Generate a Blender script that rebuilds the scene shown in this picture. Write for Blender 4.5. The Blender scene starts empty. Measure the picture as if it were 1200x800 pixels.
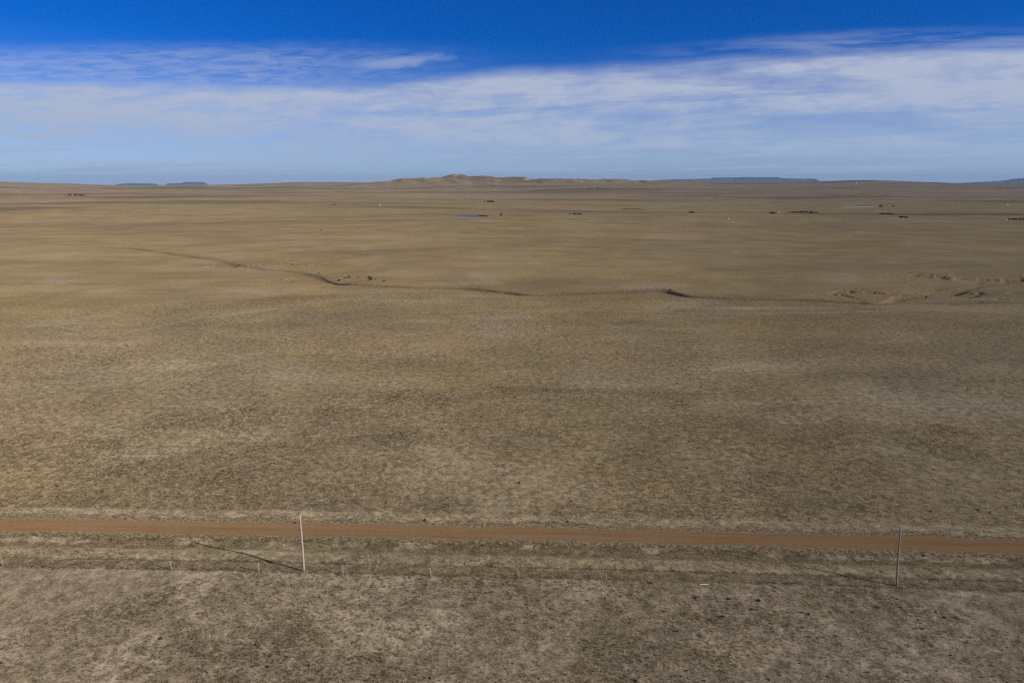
import bpy, math, random
import numpy as np

random.seed(7)
rng = np.random.default_rng(7)
sc = bpy.context.scene
col = sc.collection
R = math.radians

# ------------------------------------------------------------------ camera
CAM_Z = 52.0
PITCH = R(13.22)
FPX = 800.0
cd = bpy.data.cameras.new("camera")
cam = bpy.data.objects.new("camera", cd)
col.objects.link(cam)
cam.location = (0, 0, CAM_Z)
cam.rotation_euler = (math.pi / 2 - PITCH, 0, 0)
cd.sensor_width = 36.0
cd.lens = 24.0
cd.clip_start = 0.5
cd.clip_end = 200000.0
sc.camera = cam

SUN_EL = R(23.1)
SUN_DIR = np.array([18.2, -7.8, 0.0])
SUN_DIR /= np.linalg.norm(SUN_DIR)
SUN_AZ = math.atan2(SUN_DIR[0], SUN_DIR[1])      # clockwise from +Y

# ------------------------------------------------------------------ noise
def _hash(ix, iy, seed):
    h = (ix.astype(np.int64) * 374761393 + iy.astype(np.int64) * 668265263 + seed * 1442695041) & 0x7fffffff
    h = ((h ^ (h >> 13)) * 1274126177) & 0x7fffffff
    h = (h ^ (h >> 16)) & 0xffff
    return h / 65535.0

def vnoise(x, y, seed=0):
    x = np.asarray(x, float); y = np.asarray(y, float)
    ix = np.floor(x); iy = np.floor(y)
    fx = x - ix; fy = y - iy
    fx = fx * fx * fx * (fx * (fx * 6 - 15) + 10); fy = fy * fy * fy * (fy * (fy * 6 - 15) + 10)
    a = _hash(ix, iy, seed); b = _hash(ix + 1, iy, seed)
    c = _hash(ix, iy + 1, seed); d = _hash(ix + 1, iy + 1, seed)
    return (a + (b - a) * fx) * (1 - fy) + (c + (d - c) * fx) * fy - 0.5

def fbm(x, y, wl, octaves=4, seed=0, gain=0.5):
    v = 0.0; amp = 1.0
    for o in range(octaves):
        ca, sa = math.cos(0.6 + o), math.sin(0.6 + o)
        xx = (x * ca - y * sa) / wl; yy = (x * sa + y * ca) / wl
        v = v + amp * vnoise(xx, yy, seed + o * 17)
        wl *= 0.5; amp *= gain
    return v

def sstep(a, b, x):
    t = np.clip((np.asarray(x, float) - a) / (b - a), 0, 1)
    return t * t * (3 - 2 * t)

# ------------------------------------------------------------------ pixel -> ray
def ray(px, py):
    u = (np.asarray(px, float) - 600) / FPX; v = (np.asarray(py, float) - 400) / FPX
    return u, math.cos(PITCH) - v * math.sin(PITCH), -(math.sin(PITCH) + v * math.cos(PITCH))

def flat(px, py):
    dx, dy, dz = ray(px, py)
    s = CAM_Z / -dz
    return np.array([dx * s, dy * s])

# ------------------------------------------------------------------ terrain
SK_X = [-500, 0, 20, 45, 85, 115, 140, 200, 260, 320, 340, 400, 440, 470, 500, 600, 640, 680, 740, 800, 900, 960, 1000, 1020, 1040, 1080, 1100, 1150, 1700]
SK_Y = [211, 212.6, 213.6, 214.3, 215.1, 216.6, 217.3, 216.8, 216.4, 214.7, 213.4, 213.4, 213.9, 212.6, 211.6, 211.4, 211.2, 211.4, 211.8, 212.4, 212.4, 212.2, 211.8, 211.5, 212.2, 213.7, 214.3, 215.2, 213]
RIDGE = 6800.0
_u, _f, _d = ray(SK_X, SK_Y)
SK_AZ = np.arctan2(_u, _f)
SK_H = CAM_Z + RIDGE * (_d / np.hypot(_u, _f))

# gully course, in pixels of the photo, turned into ground points
G_PX = np.array([(120, 290), (170, 293), (225, 298), (280, 307), (310, 312), (370, 320), (400, 328), (440, 333), (500, 335), (545, 337), (585, 340),
                 (610, 343), (650, 343), (690, 341), (740, 340), (776, 338), (795, 343), (815, 346), (860, 347.5), (940, 350), (1000, 352), (1022, 354),
                 (1050, 349), (1070, 345), (1110, 338), (1150, 331), (1180, 323), (1210, 317), (1300, 306)], float)
G_PTS = np.array([flat(a, b) for a, b in G_PX])
def resample(P, step):
    seg = np.hypot(*np.diff(P, axis=0).T); s = np.concatenate([[0], np.cumsum(seg)])
    t = np.arange(0, s[-1], step)
    return np.stack([np.interp(t, s, P[:, 0]), np.interp(t, s, P[:, 1])], 1), t
GP, GS = resample(G_PTS, 3.0)
# smooth the course a little and add meanders
k = np.ones(5) / 5
for c in range(2):
    GP[2:-2, c] = np.convolve(GP[:, c], k, 'valid')
GP[:, 1] += 11.0 * fbm(GS, GS * 0, 60, 2, 91) + 3.0 * fbm(GS, GS * 0, 22, 2, 92)
GP[:, 0] += 6.0 * fbm(GS, GS * 0 + 9, 34, 2, 93)
_s2 = np.arange(0, GS[-1], 1.1)
GP = np.stack([np.interp(_s2, GS, GP[:, 0]), np.interp(_s2, GS, GP[:, 1])], 1); GS = _s2
# depth along the course: cut banks at a few bends
def _gs(px, py):
    p = flat(px, py); return GS[np.argmin(np.hypot(GP[:, 0] - p[0], GP[:, 1] - p[1]))]
G_DEPTH = 0.9 + 0.9 * np.clip(fbm(GS, GS * 0, 60, 2, 95) + 0.3, 0, 1)
for (px, py, w, a) in [(400, 328, 14, 1.7), (585, 340, 12, 1.4), (785, 340, 9, 1.9), (940, 350, 18, 1.0), (1022, 354, 16, 1.2), (1060, 347, 18, 2.2),
                       (1110, 338, 16, 2.2), (1175, 324, 22, 2.0), (280, 307, 25, 1.0), (545, 337, 12, 0.9)]:
    G_DEPTH += a * np.exp(-((GS - _gs(px, py)) / w) ** 2)

_o = np.argsort(GP[:, 0]); GX = GP[_o, 0]; GY = np.convolve(np.pad(GP[_o, 1], 4, 'edge'), np.ones(9) / 9, 'valid')
G_DEPTH *= 0.66 * (1 - 0.40 * sstep(_gs(1000, 352), _gs(1040, 350), GS))
GPf = GP.astype(np.float32)
G_DEPTH *= 0.45 + 0.55 * sstep(_gs(240, 300), _gs(390, 327), GS)
G_DEPTH *= np.clip(1.05 + 1.5 * fbm(GS, GS * 0, 34, 3, 97), 0.72, 1.5)
def gully(x, y):
    """signed lateral distance to the gully and depth there (only evaluated in its box)."""
    d = np.full(x.shape, 1e4); dep = np.zeros(x.shape)
    m = (y > 255) & (y < 720) & (np.abs(x) < 620)
    m &= np.abs(y - np.interp(x, GX, GY)) < 100
    idx = np.nonzero(m)[0]
    for i0 in range(0, len(idx), 12000):
        ii = idx[i0:i0 + 12000]
        X = x[ii][:, None].astype(np.float32); Y = y[ii][:, None].astype(np.float32)
        dd = (X - GPf[None, :, 0]) ** 2; dd += (Y - GPf[None, :, 1]) ** 2
        j = np.argmin(dd, 1)
        d[ii] = np.sqrt(dd[np.arange(len(ii)), j]); dep[ii] = G_DEPTH[j]
    return d, dep

# badland patch near the gully on the right
BAD = [(flat(1080, 343), 42, 16), (flat(1175, 324), 50, 20), (flat(1150, 353), 26, 6), (flat(400, 326), 30, 14), (flat(300, 309), 40, 12)]

PONDS = []   # filled below: (x, y, rx, ry, level)

def road_t(x, y):
    bow = 0.7 * np.clip(1 - (x / 77.0) ** 2, -3, 1)
    return (x * 0.0434 + y) * 0.99906 - 93.26 - bow

def h_base(x, y):
    D = np.hypot(x, y); az = np.arctan2(x, y)
    h = 6.5 * sstep(180, 900, D) * fbm(x, y, 520, 3, 3)
    h = h + 21.0 * sstep(900, 3000, D) * fbm(x, y, 1700, 4, 5)
    h = h + 0.5 * sstep(140, 300, D) * fbm(x, y, 60, 3, 8)
    tgt = np.interp(az, SK_AZ, SK_H)
    wr = sstep(2200, RIDGE, D)
    h = h * (1 - wr) + tgt * wr
    h = h + 15.0 * sstep(2400, 4200, D) * (1 - sstep(RIDGE * 0.85, RIDGE, D)) * fbm(x, y, 700, 4, 11)
    # the butte left of centre
    ex = az * 4700.0; ey = (D - 4700.0)
    prof = np.interp(az, BT_AZ, BT_H)
    g = np.exp(-(ey / 430.0) ** 2) * sstep(BT_AZ[0], BT_AZ[3], az) * (1 - sstep(BT_AZ[-4], BT_AZ[-1], az))
    up = np.maximum(prof - h, 0)
    rid = np.abs(fbm(ex * 1.0 + 0.35 * ey, ey * 0.35, 190, 4, 21)) - 0.16
    h = h + g * up * (1 + 0.55 * rid) + g * sstep(4, 25, up) * 16.0 * rid * sstep(0, 140, np.abs(ey))
    # beyond the skyline the land falls away behind it
    h = np.where(D > RIDGE, h - 0.02 * (D - RIDGE) - (D - RIDGE) ** 2 / 1.3e7 * 0.5, h)
    return np.maximum(h, -260.0)

_bx = np.array([380, 400, 425, 440, 455, 470, 485, 500, 508, 518, 530, 537, 542, 547, 553, 562, 575, 590, 605, 640, 690, 750, 820, 880])
_by = np.array([214.5, 214, 213.9, 213.7, 212.2, 210.9, 211.0, 210.2, 209.0, 207.6, 205.6, 204.5, 204.4, 205.4, 206.3, 206.4, 207.4, 208.8, 209.2, 209.7, 210.3, 210.9, 211.7, 213.5])
_u, _f, _d = ray(_bx, _by); BT_AZ = np.arctan2(_u, _f); BT_H = CAM_Z + 4700.0 * (_d / np.hypot(_u, _f))

def height(x, y, fine=True):
    x = np.atleast_1d(np.asarray(x, float)); y = np.atleast_1d(np.asarray(y, float))
    h = h_base(x, y)
    D = np.hypot(x, y)
    # gully with flat-bottomed cut
    d, dep = gully(x, y)
    w = 2.0 + 1.2 * dep
    cut = 1 - sstep(w * 0.45, w, d + 1.2 * fbm(x, y, 13, 3, 31))
    vale = np.exp(-(d / 32.0) ** 2)
    h = h - dep * cut - 0.7 * vale
    for (c, rx, ry) in BAD:
        g = np.exp(-((x - c[0]) / rx) ** 2 - ((y - c[1]) / ry) ** 2)
        h = h - g * 1.7 * sstep(0.04, 0.10, fbm(x * 0.8 + y * 0.5, y * 1.1 - 0.3 * x, 27, 5, 41, 0.6))
    for (cx, cy, rx, ry, lv) in PONDS:
        r = np.sqrt(((x - cx) / rx) ** 2 + ((y - cy) / ry) ** 2) + 0.35 * fbm(x, y, rx, 3, 55)
        f = 1 - sstep(1.0, 1.9, r)
        h = h * (1 - f) + (lv + 0.9 * (r - 1.0).clip(-0.8, 1.2)) * f
    if fine:
        t = road_t(x, y)
        off = sstep(2.6, 4.5, np.abs(t))
        nf = 1 - sstep(150, 330, D)
        h = h + off * nf * (0.05 * fbm(x, y, 5.5, 3, 61) + 0.05 * fbm(x, y, 0.7, 2, 63) * (1 - sstep(90, 150, D)))
        # shallow ditches either side of the road, furrow by the fence
        h = h - 0.28 * np.exp(-((t + 4.6) / 1.3) ** 2) - 0.22 * np.exp(-((t - 5.6) / 1.2) ** 2) + 0.10 * np.exp(-((t + 7.4) / 1.0) ** 2)
        h = h - 0.16 * np.exp(-((t + 9.0 + 0.5 * fbm(x, y, 40, 2, 66)) / 0.28) ** 2)
    return h

def hz(x, y, fine=True):
    return float(height([x], [y], fine)[0])

def at(px, py, lo=50.0, hi=9000.0):
    """first ground point under a pixel of the photograph, using the coarse land form."""
    dx, dy, dz = ray(px, py)
    n = math.hypot(dx, dy)
    D = np.geomspace(lo, hi, 6000)
    X = dx / n * D; Y = dy / n * D
    z = CAM_Z + dz / n * D
    hit = np.nonzero(z <= height(X, Y, False))[0]
    i = hit[0] if len(hit) else len(D) - 1
    return float(X[i]), float(Y[i])

def add_pond(px, py, rx, ry):
    x, y = at(px, py)
    lv = hz(x, y, False) - 0.4
    PONDS.append((x, y, rx, ry, lv))
    return x, y, lv
P1 = add_pond(552, 252.8, 30, 30)
P2 = add_pond(1006, 242.2, 42, 22)

# ------------------------------------------------------------------ object helpers
def new_mesh_np(name, co, faces, nper, mat=None, smooth=False):
    me = bpy.data.meshes.new(name)
    n = len(co); nf = len(faces)
    me.vertices.add(n); me.vertices.foreach_set("co", np.asarray(co, np.float32).ravel())
    me.loops.add(nf * nper); me.loops.foreach_set("vertex_index", np.asarray(faces, np.int32).ravel())
    me.polygons.add(nf)
    me.polygons.foreach_set("loop_start", np.arange(0, nf * nper, nper, dtype=np.int32))
    try:
        me.polygons.foreach_set("loop_total", np.full(nf, nper, np.int32))
    except Exception:
        pass
    me.polygons.foreach_set("use_smooth", np.full(nf, smooth, bool))
    me.update(calc_edges=True)
    if mat: me.materials.append(mat)
    return me

def link(name, me, parent=None, loc=(0, 0, 0), rot=(0, 0, 0)):
    o = bpy.data.objects.new(name, me); col.objects.link(o)
    o.location = loc; o.rotation_euler = rot
    if parent: o.parent = parent
    return o

def thing(name, label, cat, loc=(0, 0, 0), rz=0, group=None):
    o = bpy.data.objects.new(name, None); col.objects.link(o)
    o.empty_display_size = 0.3
    o.location = loc; o.rotation_euler = (0, 0, rz)
    o['label'] = label; o['category'] = cat
    if group: o['group'] = group
    return o

def tag(o, label, cat, group=None):
    o['label'] = label; o['category'] = cat
    if group: o['group'] = group
    return o

def fattr(me, name, vals):
    a = me.attributes.new(name, 'FLOAT', 'POINT')
    a.data.foreach_set("value", np.asarray(vals, np.float32))

class MB:
    def __init__(s): s.v = []; s.f = []
    def add(s, vs, fs):
        b = len(s.v); s.v += [tuple(map(float, p)) for p in vs]; s.f += [tuple(b + i for i in f) for f in fs]
    def box(s, lo, hi):
        x0, y0, z0 = lo; x1, y1, z1 = hi
        s.add([(x0, y0, z0), (x1, y0, z0), (x1, y1, z0), (x0, y1, z0), (x0, y0, z1), (x1, y0, z1), (x1, y1, z1), (x0, y1, z1)],
              [(0, 3, 2, 1), (4, 5, 6, 7), (0, 1, 5, 4), (1, 2, 6, 5), (2, 3, 7, 6), (3, 0, 4, 7)])
    def tube(s, pts, rads, n=8, cap=True):
        pts = [np.array(p, float) for p in pts]; vs = []; fs = []
        for i, p in enumerate(pts):
            d = pts[min(i + 1, len(pts) - 1)] - pts[max(i - 1, 0)]; d = d / np.linalg.norm(d)
            a = np.cross(d, (0, 0, 1.0)) if abs(d[2]) < .9 else np.cross(d, (1.0, 0, 0)); a /= np.linalg.norm(a); b = np.cross(d, a)
            for j in range(n):
                w = 2 * math.pi * j / n
                vs.append(p + rads[i] * (a * math.cos(w) + b * math.sin(w)))
        for i in range(len(pts) - 1):
            for j in range(n):
                fs.append((i * n + j, i * n + (j + 1) % n, (i + 1) * n + (j + 1) % n, (i + 1) * n + j))
        if cap:
            fs.append(tuple(range(n))[::-1]); fs.append(tuple((len(pts) - 1) * n + j for j in range(n)))
        s.add(vs, fs)
    def mesh(s, name, mat, smooth=False):
        me = bpy.data.meshes.new(name); me.from_pydata(s.v, [], s.f); me.update()
        me.materials.append(mat)
        if smooth:
            me.polygons.foreach_set("use_smooth", np.ones(len(me.polygons), bool))
        return me

# ------------------------------------------------------------------ node helpers
def mat_new(name):
    m = bpy.data.materials.new(name); m.use_nodes = True
    nt = m.node_tree; nt.nodes.clear()
    return m, nt
class N:
    def __init__(s, nt): s.nt = nt
    def n(s, t, **kw):
        nd = s.nt.nodes.new(t)
        for k_, v in kw.items(): setattr(nd, k_, v)
        return nd
    def l(s, a, b): s.nt.links.new(a, b)
    def setin(s, sock, v):
        if hasattr(v, 'is_output') or isinstance(v, bpy.types.NodeSocket): s.l(v, sock)
        else: sock.default_value = v
    def math(s, op, a, b=0.0, c=0.0, clamp=False):
        nd = s.n('ShaderNodeMath', operation=op); nd.use_clamp = clamp
        s.setin(nd.inputs[0], a); s.setin(nd.inputs[1], b); s.setin(nd.inputs[2], c)
        return nd.outputs[0]
    def mix(s, f, a, b, mode='MIX'):
        nd = s.n('ShaderNodeMix', data_type='RGBA', blend_type=mode)
        s.setin(nd.inputs[0], f); s.setin(nd.inputs[6], a); s.setin(nd.inputs[7], b)
        return nd.outputs[2]
    def rng(s, v, a, b, c=0.0, d=1.0, smooth=True):
        nd = s.n('ShaderNodeMapRange', interpolation_type='SMOOTHSTEP' if smooth else 'LINEAR')
        s.setin(nd.inputs[0], v); s.setin(nd.inputs[1], a); s.setin(nd.inputs[2], b); s.setin(nd.inputs[3], c); s.setin(nd.inputs[4], d)
        return nd.outputs[0]
    def noise(s, vec, scale, detail=3.0, rough=0.55, dist=0.0, stretch=None):
        if stretch:
            mp = s.n('ShaderNodeMapping'); mp.inputs['Scale'].default_value = stretch
            if len(stretch) == 3: s.l(vec, mp.inputs[0]); vec = mp.outputs[0]
        nd = s.n('ShaderNodeTexNoise'); s.l(vec, nd.inputs['Vector'])
        nd.inputs['Scale'].default_value = scale; nd.inputs['Detail'].default_value = detail
        nd.inputs['Roughness'].default_value = rough; nd.inputs['Distortion'].default_value = dist
        return nd.outputs['Fac']
    def attr(s, name):
        nd = s.n('ShaderNodeAttribute', attribute_name=name); return nd.outputs['Fac']
    def ramp(s, v, pts):
        nd = s.n('ShaderNodeValToRGB'); el = nd.color_ramp.elements
        while len(el) < len(pts): el.new(0.5)
        for e, (p, c) in zip(el, pts):
            e.position = p; e.color = c if len(c) == 4 else (*c, 1)
        s.setin(nd.inputs[0], v); return nd.outputs[0]
    def band(s, v, a, b, soft):
        u = s.rng(v, a - soft, a + soft); w = s.rng(v, b - soft, b + soft, 1.0, 0.0)
        return s.math('MULTIPLY', u, w)

def c4(r, g, b): return (r, g, b, 1.0)

def simple_mat(name, colr, colr2, scale=8.0, rough=0.9, stretch=None, bump=0.0):
    m, nt = mat_new(name); q = N(nt)
    tc = q.n('ShaderNodeTexCoord')
    f = q.noise(tc.outputs['Object'], scale, 4, 0.6, stretch=stretch)
    c = q.mix(q.rng(f, 0.3, 0.7), c4(*colr), c4(*colr2))
    b = q.n('ShaderNodeBsdfPrincipled'); q.l(c, b.inputs['Base Color']); b.inputs['Roughness'].default_value = rough
    b.inputs['Specular IOR Level'].default_value = 0.25
    if bump:
        bp = q.n('ShaderNodeBump'); bp.inputs['Strength'].default_value = bump; bp.inputs['Distance'].default_value = 0.02
        q.l(f, bp.inputs['Height']); q.l(bp.outputs[0], b.inputs['Normal'])
    o = q.n('ShaderNodeOutputMaterial'); q.l(b.outputs[0], o.inputs[0])
    return m

# ------------------------------------------------------------------ ground material
def ground_material():
    m, nt = mat_new("prairie"); q = N(nt)
    geo = q.n('ShaderNodeNewGeometry'); P = geo.outputs['Position']
    sep = q.n('ShaderNodeSeparateXYZ'); q.l(P, sep.inputs[0])
    X, Y, Z = sep.outputs
    flatp = q.n('ShaderNodeCombineXYZ'); q.l(X, flatp.inputs[0]); q.l(Y, flatp.inputs[1])
    V = flatp.outputs[0]
    t = q.attr('road_t'); soil = q.attr('soil')
    nXL = q.noise(V, 1 / 1500, 4, 0.55)
    nL = q.noise(V, 1 / 260, 5, 0.58, 0.4)
    nM = q.noise(V, 1 / 45, 5, 0.6, 0.5)
    nS = q.noise(V, 1 / 8, 5, 0.62, 0.6)
    nF = q.noise(V, 1 / 1.6, 5, 0.7, 0.3)
    nG = q.noise(V, 1 / 0.35, 3, 0.7)
    # dry grass families of the plain
    grey = c4(0.256, 0.199, 0.119); gold = c4(0.278, 0.200, 0.092); pink = c4(0.235, 0.176, 0.117)
    wgold = q.math('ADD', q.rng(nL, 0.36, 0.64), q.math('MULTIPLY', q.rng(Y, 130, 420), 0.75))
    wgold = q.math('SUBTRACT', wgold, q.math('MULTIPLY', q.rng(X, -150, 700), 0.45))
    wgold = q.math('SUBTRACT', wgold, 0.12, clamp=True)
    c = q.mix(wgold, grey, gold)
    far = q.rng(Y, 1100, 3200)
    c = q.mix(q.math('MULTIPLY', far, q.rng(nXL, 0.35, 0.6, 0.55, 1.0)), c, pink)
    # broad darker and paler patches of sward
    dk = q.rng(nL, 0.50, 0.64); c = q.mix(q.math('MULTIPLY', dk, 0.24), c, c4(0.120, 0.094, 0.062))
    dk2 = q.rng(nM, 0.48, 0.62); c = q.mix(q.math('MULTIPLY', dk2, 0.22), c, c4(0.118, 0.092, 0.062))
    pl = q.rng(nM, 0.47, 0.34); c = q.mix(q.math('MULTIPLY', pl, 0.42), c, c4(0.325, 0.270, 0.200))
    st = q.noise(V, 1 / 20, 5, 0.65, 0.8, stretch=(0.35, 1.0, 1.0))
    c = q.mix(q.math('MULTIPLY', q.rng(st, 0.50, 0.64), 0.28), c, c4(0.105, 0.082, 0.055))
    c = q.mix(q.math('MULTIPLY', q.rng(st, 0.47, 0.34), 0.36), c, c4(0.33, 0.27, 0.185))
    st2 = q.noise(V, 1 / 75, 6, 0.66, 0.7, stretch=(0.30, 1.0, 1.0))
    sw = q.rng(Y, 120, 320)
    c = q.mix(q.math('MULTIPLY', q.math('MULTIPLY', q.rng(st2, 0.50, 0.63), sw), 0.26), c, c4(0.125, 0.094, 0.052))
    c = q.mix(q.math('MULTIPLY', q.math('MULTIPLY', q.rng(st2, 0.48, 0.36), sw), 0.24), c, c4(0.345, 0.262, 0.150))
    sc1 = q.noise(V, 1 / 85, 6, 0.68, 1.6)
    c = q.mix(q.math('MULTIPLY', q.rng(sc1, 0.50, 0.60), 0.34), c, c4(0.165, 0.132, 0.092))
    c = q.mix(q.math('MULTIPLY', q.rng(sc1, 0.44, 0.34), 0.34), c, c4(0.335, 0.262, 0.160))
    # olive tint of green base growth
    ol = q.rng(q.noise(V, 1 / 110, 4, 0.6), 0.50, 0.66); c = q.mix(q.math('MULTIPLY', ol, 0.30), c, c4(0.175, 0.150, 0.072))
    # far land: stretched darker and paler bands
    fb = q.noise(V, 1 / 420, 5, 0.6, 0.6, stretch=(0.30, 1.0, 1.0))
    c = q.mix(q.math('MULTIPLY', q.math('MULTIPLY', q.rng(fb, 0.51, 0.60), q.rng(Y, 600, 1200)), 0.70), c, c4(0.092, 0.075, 0.052))
    c = q.mix(q.math('MULTIPLY', q.math('MULTIPLY', q.rng(fb, 0.42, 0.30), q.rng(Y, 500, 1100)), 0.40), c, c4(0.315, 0.252, 0.170))
    # pasture this side of the fence: closely grazed, more bare soil
    near = q.rng(t, -11.2, -12.4)
    bare = q.rng(q.noise(V, 1 / 14, 5, 0.62, 0.8), 0.46, 0.62)
    cn = q.mix(bare, c4(0.222, 0.176, 0.120), c4(0.335, 0.272, 0.195))
    cn = q.mix(q.math('MULTIPLY', q.rng(nS, 0.54, 0.68), 0.42), cn, c4(0.120, 0.094, 0.064))
    cn = q.mix(q.math('MULTIPLY', q.rng(q.noise(V, 1 / 6, 4, 0.6, 0.5), 0.58, 0.68), 0.5), cn, c4(0.215, 0.180, 0.088))
    c = q.mix(near, c, cn)
    # verges
    tn = q.math('ADD', t, q.math('MULTIPLY', q.math('SUBTRACT', nS, 0.5), 2.6))
    tn = q.math('ADD', tn, q.math('MULTIPLY', q.math('SUBTRACT', nF, 0.5), 1.6))
    c = q.mix(q.math('MULTIPLY', q.band(tn, -11.7, -8.8, 0.4), 0.80), c, c4(0.165, 0.129, 0.082))
    c = q.mix(q.math('MULTIPLY', q.band(tn, -8.9, -6.6, 0.6), 0.70), c, c4(0.300, 0.242, 0.155))
    c = q.mix(q.math('MULTIPLY', q.band(tn, -6.2, -2.4, 0.5), 0.85), c, c4(0.138, 0.110, 0.062))
    c = q.mix(q.math('MULTIPLY', q.math('MULTIPLY', q.band(tn, -4.4, -2.6, 0.4), q.rng(q.noise(V, 1 / 9, 3, 0.6), 0.48, 0.60)), 0.8), c, c4(0.345, 0.270, 0.190))
    c = q.mix(q.math('MULTIPLY', q.band(tn, 2.2, 3.9, 0.4), 0.8), c, c4(0.235, 0.180, 0.122))
    c = q.mix(q.math('MULTIPLY', q.band(tn, 3.7, 6.1, 0.5), 0.85), c, c4(0.365, 0.295, 0.190))
    t2 = q.math('ADD', t, q.math('MULTIPLY', q.math('SUBTRACT', nS, 0.5), 0.9))
    c = q.mix(q.math('MULTIPLY', q.band(t2, -9.2, -8.9, 0.12), 0.6), c, c4(0.085, 0.066, 0.045))
    c = q.mix(q.math('MULTIPLY', q.band(t2, -11.7, -11.35, 0.15), 0.30), c, c4(0.085, 0.066, 0.045))
    pt = q.attr('patch')
    ptn = q.rng(nS, 0.30, 0.60, 0.55, 1.0)
    c = q.mix(q.math('MULTIPLY', q.math('MULTIPLY', q.rng(pt, 0.0, 0.9, 0, 1, False), ptn), 0.55), c, c4(0.098, 0.078, 0.046))
    c = q.mix(q.math('MULTIPLY', q.math('MULTIPLY', q.rng(pt, 0.0, -0.9, 0, 1, False), ptn), 0.92), c, c4(0.375, 0.305, 0.205))
    c = q.mix(q.math('MULTIPLY', q.math('MULTIPLY', q.attr('trail'), q.rng(nM, 0.35, 0.6, 0.25, 1.0)), 0.45), c, c4(0.37, 0.295, 0.195))
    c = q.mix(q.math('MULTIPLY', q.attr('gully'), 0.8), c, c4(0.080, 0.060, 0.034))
    # earth laid bare in the gully and on the badlands
    sn = q.math('MULTIPLY', soil, q.rng(nS, 0.30, 0.62, 0.25, 1.0))
    sc_ = q.mix(q.rng(nM, 0.40, 0.60), c4(0.150, 0.100, 0.058), c4(0.225, 0.160, 0.085))
    c = q.mix(sn, c, sc_)
    # bare scarps of the butte and far ridge
    slope = q.n('ShaderNodeSeparateXYZ'); q.l(geo.outputs['Normal'], slope.inputs[0])
    steep = q.math('MULTIPLY', q.rng(slope.outputs[2], 0.992, 0.955), q.rng(Y, 2500, 3500))
    rk = q.mix(q.rng(q.noise(V, 1 / 70, 4, 0.65), 0.46, 0.60), c4(0.120, 0.090, 0.062), c4(0.360, 0.285, 0.210))
    c = q.mix(q.math('MULTIPLY', steep, 0.8), c, rk)
    ch = q.rng(q.noise(V, 1 / 130, 4, 0.7, 0.6), 0.66, 0.72)
    c = q.mix(q.math('MULTIPLY', q.math('MULTIPLY', ch, q.rng(Y, 2400, 3400)), 0.5), c, c4(0.40, 0.33, 0.25))
    # fine sward mottling
    nT = q.noise(V, 1 / 0.32, 2, 0.7)
    c = q.mix(q.math('MULTIPLY', q.rng(nT, 0.55, 0.63), 0.36), c, c4(0.115, 0.090, 0.058))
    c = q.mix(q.math('MULTIPLY', q.rng(nT, 0.46, 0.38), 0.45), c, c4(0.40, 0.325, 0.215))
    gr = q.math('ADD', q.rng(nF, 0.30, 0.70, 0.62, 1.38), q.rng(nG, 0.27, 0.73, -0.26, 0.26))
    gr = q.math('ADD', q.math('MULTIPLY', q.math('SUBTRACT', gr, 1.0), q.rng(Y, 150, 480, 1.0, 0.30)), 1.0)
    gm = q.n('ShaderNodeVectorMath', operation='SCALE'); q.l(c, gm.inputs[0]); q.l(gr, gm.inputs['Scale'])
    b = q.n('ShaderNodeBsdfDiffuse'); b.inputs['Roughness'].default_value = 0.65
    q.l(gm.outputs[0], b.inputs['Color'])
    hsum = q.math('ADD', q.math('MULTIPLY', nF, 0.10), q.math('MULTIPLY', nG, 0.05))
    hsum = q.math('ADD', hsum, q.math('MULTIPLY', nS, 0.10))
    hsum = q.math('ADD', hsum, q.math('MULTIPLY', nM, 0.15))
    bp = q.n('ShaderNodeBump'); bp.inputs['Strength'].default_value = 0.32; bp.inputs['Distance'].default_value = 1.0
    q.l(hsum, bp.inputs['Height']); q.l(bp.outputs[0], b.inputs['Normal'])
    o = q.n('ShaderNodeOutputMaterial'); q.l(b.outputs[0], o.inputs[0])
    return m
M_GROUND = ground_material()

# ------------------------------------------------------------------ ground sheet (one polar sheet out to the horizon)
DARK_PATCH = [(690, 377, 45, 5, .9), (800, 383, 30, 5, .6), (1010, 440, 17, 8, .8), (1020, 408, 22, 8, .6), (780, 500, 10, 6, .8), (480, 470, 14, 6, .7),
              (560, 432, 16, 6, .6), (1140, 353, 26, 5, 1.0), (1090, 540, 10, 4, .5), (100, 588, 9, 2.5, .7), (450, 572, 5, 3, .7), (520, 590, 6, 2.5, .7), (660, 602, 6, 2, .7),
              (300, 380, 30, 8, .5), (880, 372, 40, 5, .5), (90, 470, 16, 8, .4), (940, 590, 8, 3, .5), (610, 520, 10, 6, .5), (340, 740, 3, 2.5, .6), (700, 760, 4, 3, .5), (1070, 760, 5, 3, .5),
              (490, 722, 3.0, 1.5, .8), (770, 600, 7, 2, .5), (220, 680, 4, 2, .3), (660, 330, 60, 9, .5), (880, 345, 60, 6, .6),
              (370, 715, 6, 3.5, -.9), (440, 745, 8, 3, -.7), (560, 720, 7, 3, -.6), (120, 672, 8, 1.5, -.6), (430, 680, 9, 2, -.8), (210, 425, 22, 8, -.8), (500, 352, 40, 5, -.6),
              (880, 360, 40, 4, -.7), (620, 345, 30, 3, -.6), (880, 430, 22, 8, -.5), (320, 340, 40, 8, -.5), (60, 400, 26, 10, -.6), (700, 450, 18, 6, -.5), (860, 760, 5, 2.5, -.4), (1010, 745, 5, 2.5, -.4),
              (320, 640, 5, 1.0, -.7), (150, 535, 14, 5, -.5), (950, 490, 14, 6, -.4), (430, 650, 1, 1, 0)]
TRAILS = [[(40, 402), (150, 388), (230, 372), (300, 363), (380, 353), (470, 346), (560, 345)], [(560, 470), (700, 462), (840, 470), (1010, 465)],
          [(780, 372), (900, 366), (1060, 362), (1200, 364)], [(60, 520), (200, 505), (330, 512), (470, 500)]]
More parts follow.
